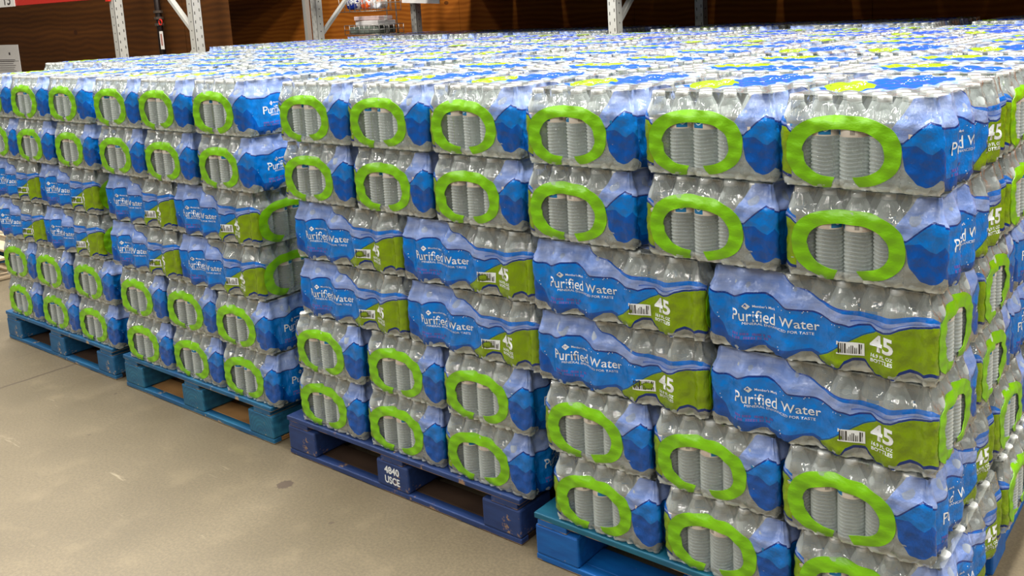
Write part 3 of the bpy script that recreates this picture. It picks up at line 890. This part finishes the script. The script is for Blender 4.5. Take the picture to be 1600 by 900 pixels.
MP = {
 'A': paint_mat('weathered_teal_paint', srgb(12, 70, 112), srgb(26, 94, 136), WOODC, .60),
 'B': paint_mat('blue_green_paint', srgb(10, 66, 110), srgb(26, 98, 134), WOODC, .605),
 'Bblock': paint_mat('blue_green_end_grain', srgb(14, 78, 116), srgb(40, 112, 140), WOODC, .64, True),
 'C': paint_mat('navy_paint', srgb(24, 44, 88), srgb(34, 60, 112), srgb(150, 120, 90), .60),
 'D': paint_mat('bright_blue_paint', srgb(0, 70, 140), srgb(4, 96, 170), WOODC, .66),
 'Dtop': paint_mat('sea_blue_deck_paint', srgb(4, 76, 104), srgb(16, 98, 120), WOODC, .64),
}
M_RAW = ply_mat('bare_pallet_wood', srgb(120, 84, 48), srgb(164, 126, 80), 3)
M_RAWD = ply_mat('grimy_pallet_wood', srgb(48, 36, 30), srgb(70, 54, 42), 3)
M_RAWL = ply_mat('pale_pallet_wood', srgb(178, 154, 122), srgb(202, 180, 148), 3)

def boxmesh(name, sx, sy, sz, mat, bev=.003):
    mb = MB(); mb.box(-sx/2, sx/2, -sy/2, sy/2, -sz/2, sz/2, 0, bev)
    return mesh_np(name, mb.v, mb.f, [mat], None, False)

def pallet(x0, y0, wdt, dep, mat, blockmat, deckmat, inmat, label, group=None):
    e = bpy.data.objects.new('pallet', None); C.objects.link(e); e.location = (x0, y0, 0)
    tag(e, label, 'pallet', group)
    dk = boxmesh('deck_board', wdt, .13, .017, deckmat); ins = boxmesh('deck_board', wdt, .11, .017, inmat)
    n = 7
    for k in range(n):
        y = .065+(dep-.13)*k/(n-1)
        obj('deck_board', dk if k == 0 else ins, e, (wdt/2, y, .1315))
    st = boxmesh('stringer_board', .10, dep-.002, .018, mat)
    for k in range(3): obj('stringer_board', st, e, ((.06, wdt/2, wdt-.06)[k], dep/2, .114))
    sf = boxmesh('lead_board', wdt-.004, .018, .018, mat)
    bl = boxmesh('block', .145, .14, .087, blockmat, .006)
    for v in bl.vertices: v.co.z += .0435
    for i in range(3):
        for j in range(3): obj('block', bl, e, ((.074, wdt/2, wdt-.074)[i], (.0705, dep/2, dep-.0705)[j], .019))
    bb = boxmesh('bottom_board', wdt-.002, .032, .018, mat, .003); br = boxmesh('bottom_board', wdt-.006, .086, .017, inmat)
    for j in (0, 1): obj('bottom_board', br, e, (wdt/2, (.077, dep-.077)[j], .0095))
    bs = boxmesh('bottom_board', .12, dep-.26, .018, inmat)
    for j in (0, 2): obj('bottom_board', bb, e, (wdt/2, (.017, 0, dep-.017)[j], .010))
    bc = boxmesh('bottom_board', wdt-.28, .12, .018, inmat); obj('bottom_board', bc, e, (wdt/2, dep/2, .010))
    for i in range(3): obj('bottom_board', bs, e, ((.075, wdt/2, wdt-.075)[i], dep/2, .0102 if i == 1 else .010))
    return e

# block origins (left edge of the packs) for the columns, near row
DEP = 1.215
near = {   # pallet: (pallet x, pallet y, width, pack left edges for ring layers by layer index 5,4,1,0, long layers origin)
 'D': dict(px=.022, py=-.012, w=1.062, ring={5: (.055, .412, .748), 4: (.045, .412, .758), 1: (.066, .404, .748), 0: (.085, .430, .772)}, lng=(.052, .570)),
 'C': dict(px=-1.113, py=.012, w=1.062, ring={5: (-1.007, -.664, -.321), 4: (-1.018, -.668, -.321), 1: (-1.032, -.676, -.335), 0: (-1.047, -.697, -.350)}, lng=(-.985, -.467)),
 'B': dict(px=-2.243, py=.018, w=1.03, ring={5: (-2.233, -1.885, -1.522), 4: (-2.239, -1.885, -1.518), 1: (-2.207, -1.864, -1.520), 0: (-2.200, -1.857, -1.512)}, lng=(-2.235, -1.717)),
 'A': dict(px=-3.390, py=.024, w=1.045, ring={5: (-3.360, -3.008, -2.650), 4: (-3.357, -3.007, -2.643), 1: (-3.337, -2.990, -2.640), 0: (-3.345, -2.990, -2.637)}, lng=(-3.365, -2.847)),
}
PNAME = {'D': 'nearest pallet', 'C': 'stencilled navy pallet', 'B': 'swirl-grained blue pallet', 'A': 'leftmost blue pallet'}
LNAME = {5: 'top layer', 4: 'second layer down', 3: 'third layer down', 2: 'fourth layer down', 1: 'fifth layer down', 0: 'bottom layer'}
PLAB = {
 'D': 'bright blue wooden pallet with sea-blue deck boards under the nearest stack',
 'C': 'navy wooden pallet with white stencilled 4840 USCE on its middle block',
 'B': 'blue wooden pallet with swirling end grain on its blocks and brown boards inside',
 'A': 'weathered teal wooden pallet at the far left of the front row'}
PM = {'A': ('A', 'A', M_RAWD, M_RAWD), 'B': ('B', 'Bblock', M_RAW, M_RAW), 'C': ('C', 'C', M_RAWD, M_RAWD), 'D': ('D', 'D', MP['D'], MP['D'])}
rt = math.radians(-90)

def text_obj(name, txt, parent, loc, w_, h_, mat):
    v, f = text_geo(txt, -w_/2, w_/2, -h_/2, h_, .0)
    v = [(a, -.0004, b*1.0) for a, b in v]
    me = mesh_np(name, v, f, [mat], None, False); return obj(name, me, parent, loc)

for key, d in near.items():
    px, py = d['px'], d['py']
    yb = py+.004          # front faces of the packs
    pm = PM[key]
    deckf = {'A': MP['A'], 'B': MP['B'], 'C': MP['C'], 'D': MP['Dtop']}[key]
    pal = pallet(px, py, d['w'], DEP, MP[pm[0]], MP[pm[1]], deckf, pm[2] if key != 'C' else M_RAWD, PLAB[key])
    if key == 'C':
        st = MB()
        for i, (tx, z) in enumerate((('4840', .080), ('USCE', .047))):
            v, f = text_geo(tx, -.034, .034, -.0125, .0125, .03)
            n = len(st.v); st.v += [(a, 0, z+b) for a, b in v]; st.f += [[n+q for q in p] for p in f]; st.m += [0]*len(f)
        st.build('stencil_lettering', M_WHITE, pal, (d['w']/2, -.0007, 0))
    grp = 'water packs on the '+PNAME[key]
    z0 = .1402
    for L in range(5, -1, -1):
        z = z0+L*H; ln = LNAME[L]; pn = PNAME[key]
        if L in (5, 4, 1, 0):
            xs_ = list(d['ring'][L])
            for i in (1, 2): xs_[i] = max(xs_[i], xs_[i-1]+.340)
            for i, xl in enumerate(xs_):
                pos = ('left', 'middle', 'right')[i]
                near_pack(xl+PW/2, yb+HY, z, 0, (3, 0) if i == 2 else (3,),
                          f'water pack, green-handled end facing aisle, {ln}, {pos} of three, {pn}', grp)
            xr = xs_[2]+PW   # right flank, behind: long packs lying along x
            for j in range(2):
                y = yb+PL+.006+PW/2+j*(PW+.004)
                near_pack(xr-HY, y, z, rt, (1,), f'water pack behind the aisle ones, right side, {("first", "second")[j]} in, {ln}, {pn}', grp)
                if L == 5:
                    near_pack(xr-HY-PL-.005, y, z, rt, (), f'water pack behind the aisle ones, left side, {("first", "second")[j]} in, {ln}, {pn}', grp)
        else:
            a, b_ = d['lng']; sh_ = .012 if key == 'D' else 0
            for i, xl in enumerate((a, b_)):
                near_pack(xl+HY, yb-.002+PW/2, z, rt, (0, 1) if i else (0,),
                          f'water pack, Purified Water panel facing aisle, {ln}, {("left", "right")[i]} of two, {pn}', grp)
            xr = b_+PL
            near_pack(xr-HY, yb+PW*1.5+.004, z, rt, (1,), f'water pack second from aisle, right flank, {ln}, {pn}', grp)
            near_pack(xr-PW/2, yb+2*PW+.010+HY, z, 0, (0,), f'water pack third from aisle, right flank, {ln}, {pn}', grp)

# rows behind
def tops(x0, y0, z, label, group, flip=False):
    for i in range(3):
        if flip: far_pack(x0+PW/2+i*.345, y0+2*PW+.008+HY, z, PI, label, group)
        else: far_pack(x0+PW/2+i*.345, y0+HY, z, 0, label, group)
    for j in range(2):
        for i in range(2):
            y = y0+PL+.006+PW/2+j*(PW+.004) if not flip else y0+PW/2+j*(PW+.004)
            far_pack(x0+HY+i*.518, y, z, rt, label, group)

hidden = []   # packs under the top layer of the rows behind
def hid(x0, y0, layers):
    for L in layers:
        z = .1402+L*H
        if L in (4, 1, 0):
            for i in range(3): hidden.append((x0+PW/2+i*.345, y0+HY, z, 0))
            for j in range(2):
                for i in range(2): hidden.append((x0+HY+i*.518, y0+PL+.006+PW/2+j*(PW+.004), z, rt))
        else:
            for j in range(2):
                for i in range(2): hidden.append((x0+HY+i*.518, y0+PW/2+j*(PW+.004), z, rt))
            for i in range(3): hidden.append((x0+PW/2+i*.345, y0+2*PW+.010+HY, z, 0))

COLN = {0: 'behind the nearest pallet', 1: 'behind the stencilled pallet', 2: 'behind the swirl-grained pallet', 3: 'behind the leftmost pallet', 4: 'left of everything in front', 5: 'farthest left'}
colx = [.035, -1.05, -2.22, -3.36, -4.47, -5.58]
jit = random.Random(5)
palm = [MP['D'], MP['C'], MP['B'], MP['A']]
for r, (y0, ncol) in enumerate(((1.275, 5), (2.545, 6))):
    for c in range(ncol):
        x0 = colx[c]+jit.uniform(-.02, .02) if c else colx[c]+.005
        yy = y0+jit.uniform(0, .02)
        if r == 0 and c == 4: x0, yy = -4.45, .79
        if r == 1 and c == 4: x0, yy = -4.45, 2.10
        zz = .1402
        rn = ('second', 'third')[r]
        tops(x0, yy, zz+5*H, f'water pack topping the {rn} row of pallets, {COLN[c]}', f'top packs, {rn} row, {COLN[c]}', c % 2 == 1)
        pallet(x0-.01, yy-.002, 1.055, DEP, palm[(c+r) % 4], palm[(c+r) % 4], MP['D'] if c == 0 else M_RAWD, MP['D'] if c == 0 else M_RAWD, f'blue pallet mostly hidden in the {rn} row, {COLN[c]}')
        if c == 0 and r == 0:
            # its right flank shows past the nearest stack
            for L in range(5):
                z = zz+L*H; nm = LNAME[L]
                if L in (4, 1, 0):
                    near_pack(x0+.690+PW/2, yy+HY, z, 0, (0, 3), f'water pack, {nm}, first along the right flank of the second pallet row', 'right flank packs of the second row')
                    near_pack(x0+.518+HY, yy+PL+.006+PW/2, z, rt, (1,), f'water pack, {nm}, second along the right flank of the second pallet row', 'right flank packs of the second row')
                else:
                    for j in range(2):
                        near_pack(x0+.518+HY, yy+PW/2+j*(PW+.004), z, rt, (1,), f'water pack, {nm}, {("first", "second")[j]} along the right flank of the second pallet row', 'right flank packs of the second row')
            n0 = len(hidden); hid(x0, yy, range(5))
            keep = []
            for (a, b_, z, ro) in hidden[n0:]:
                L = round((z-.1402)/H)
                if a > x0+.62 and (b_ < yy+.80 if L in (4, 1, 0) else b_ < yy+.68): continue
                keep.append((a, b_, z, ro))
            hidden[n0:] = keep
        else: hid(x0, yy, range(5))
for c, x0 in enumerate((-6.01, -4.91, -3.80, -2.37, -1.20, .03)):
    tops(x0, 4.34, .1402+5*H, f'shaded water pack under the rack shelf, {("first", "second", "third", "fourth", "fifth", "sixth")[c]} pallet from the left', 'shaded top packs under the rack shelf', c % 2 == 0)
    pallet(x0-.01, 4.335, 1.055, DEP, palm[c % 4], palm[c % 4], M_RAWD, M_RAWD, f'hidden pallet under the rack shelf, {("first", "second", "third", "fourth", "fifth", "sixth")[c]} from the left')
    hid(x0, 4.34, range(5))
# packs of the near row that stand behind the aisle ones
for key, d in near.items():
    yb = d['py']+.004
    for L in range(5):
        z = .1402+L*H
        if L in (4, 1, 0):
            xr = d['ring'][L][2]+PW
            for j in range(2): hidden.append((xr-HY-PL-.005, yb+PL+.006+PW/2+j*(PW+.004), z, rt))
        else:
            a, b_ = d['lng']
            hidden.append((a+HY, yb+PW*1.5+.004, z, rt))
            for i in range(2): hidden.append((b_+PL-PW/2-.345*(i+1), yb+2*PW+.010+HY, z, 0))

# all of them in one object: film shell, four by two rough bottle columns each
def hidden_mesh():
    # coarse pack once
    V = []; F = []; MI = []; UV = []
    ts = [0, .08, .45, .72, 1]
    cols = []
    for wch in range(4):
        n = 14 if wch in (0, 2) else 8
        cols += [(wch, k/n, 1/n) for k in range(n)]
    R = len(ts); nC = len(cols)
    for wch, a, s in cols:
        for t in ts: V.append(surf(wch, a, t, 0))
    for k in range(nC):
        wch, a, s = cols[k]; k2 = (k+1) % nC
        u0, u1 = (qs(a), qs(a+s)) if wch in (0, 2) else (qe(a), qe(a+s))
        for i in range(R-1):
            F.append((k*R+i, k2*R+i, k2*R+i+1, k*R+i+1)); MI.append(0)
            UV += [(u0, ts[i]), (u1, ts[i]), (u1, ts[i+1]), (u0, ts[i+1])]
    for x, y, i, j in BXY:
        if 0 < i < 4 and 0 < j < 8: continue
        v, f = lathe([(.029, .004), (.029, .13), (.013, .172), (.0135, .187)], 6)
        f.append(tuple(18+q for q in range(6)))
        n = len(V); V += [(x+a, y+b_, c_) for a, b_, c_ in v]
        for p in f: F.append(tuple(n+q for q in p)); MI.append(1); UV += [(0, 0)]*len(p)
    V = np.array(V); out = []; FF = []; MM = []; UU = np.tile(np.array(UV, dtype=np.float32), (len(hidden), 1))
    for k, (x, y, z, ro) in enumerate(hidden):
        c, s = math.cos(ro), math.sin(ro)
        W_ = np.stack([V[:, 0]*c-V[:, 1]*s+x, V[:, 0]*s+V[:, 1]*c+y, V[:, 2]+z], 1); out.append(W_)
        n = k*len(V); FF += [tuple(n+i for i in f) for f in F]; MM += MI
    return mesh_np('stacked_water_packs', np.concatenate(out), FF, [M_FILM, M_BOTTLE], MM, True, UU)
hm = obj('stacked_water_packs', hidden_mesh())
tag(hm, 'mass of blue and green water packs buried in the stacks under and behind the others', 'water packs', None, 'stuff')

# empty pallet past the end of the front row
pallet(-5.64, .02, 1.06, DEP, MP['A'], MP['A'], M_RAWL, M_RAWL, 'empty blue pallet with bare wooden deck past the left end of the row')
print('hidden', len(hidden), 'objs', len(bpy.data.objects))
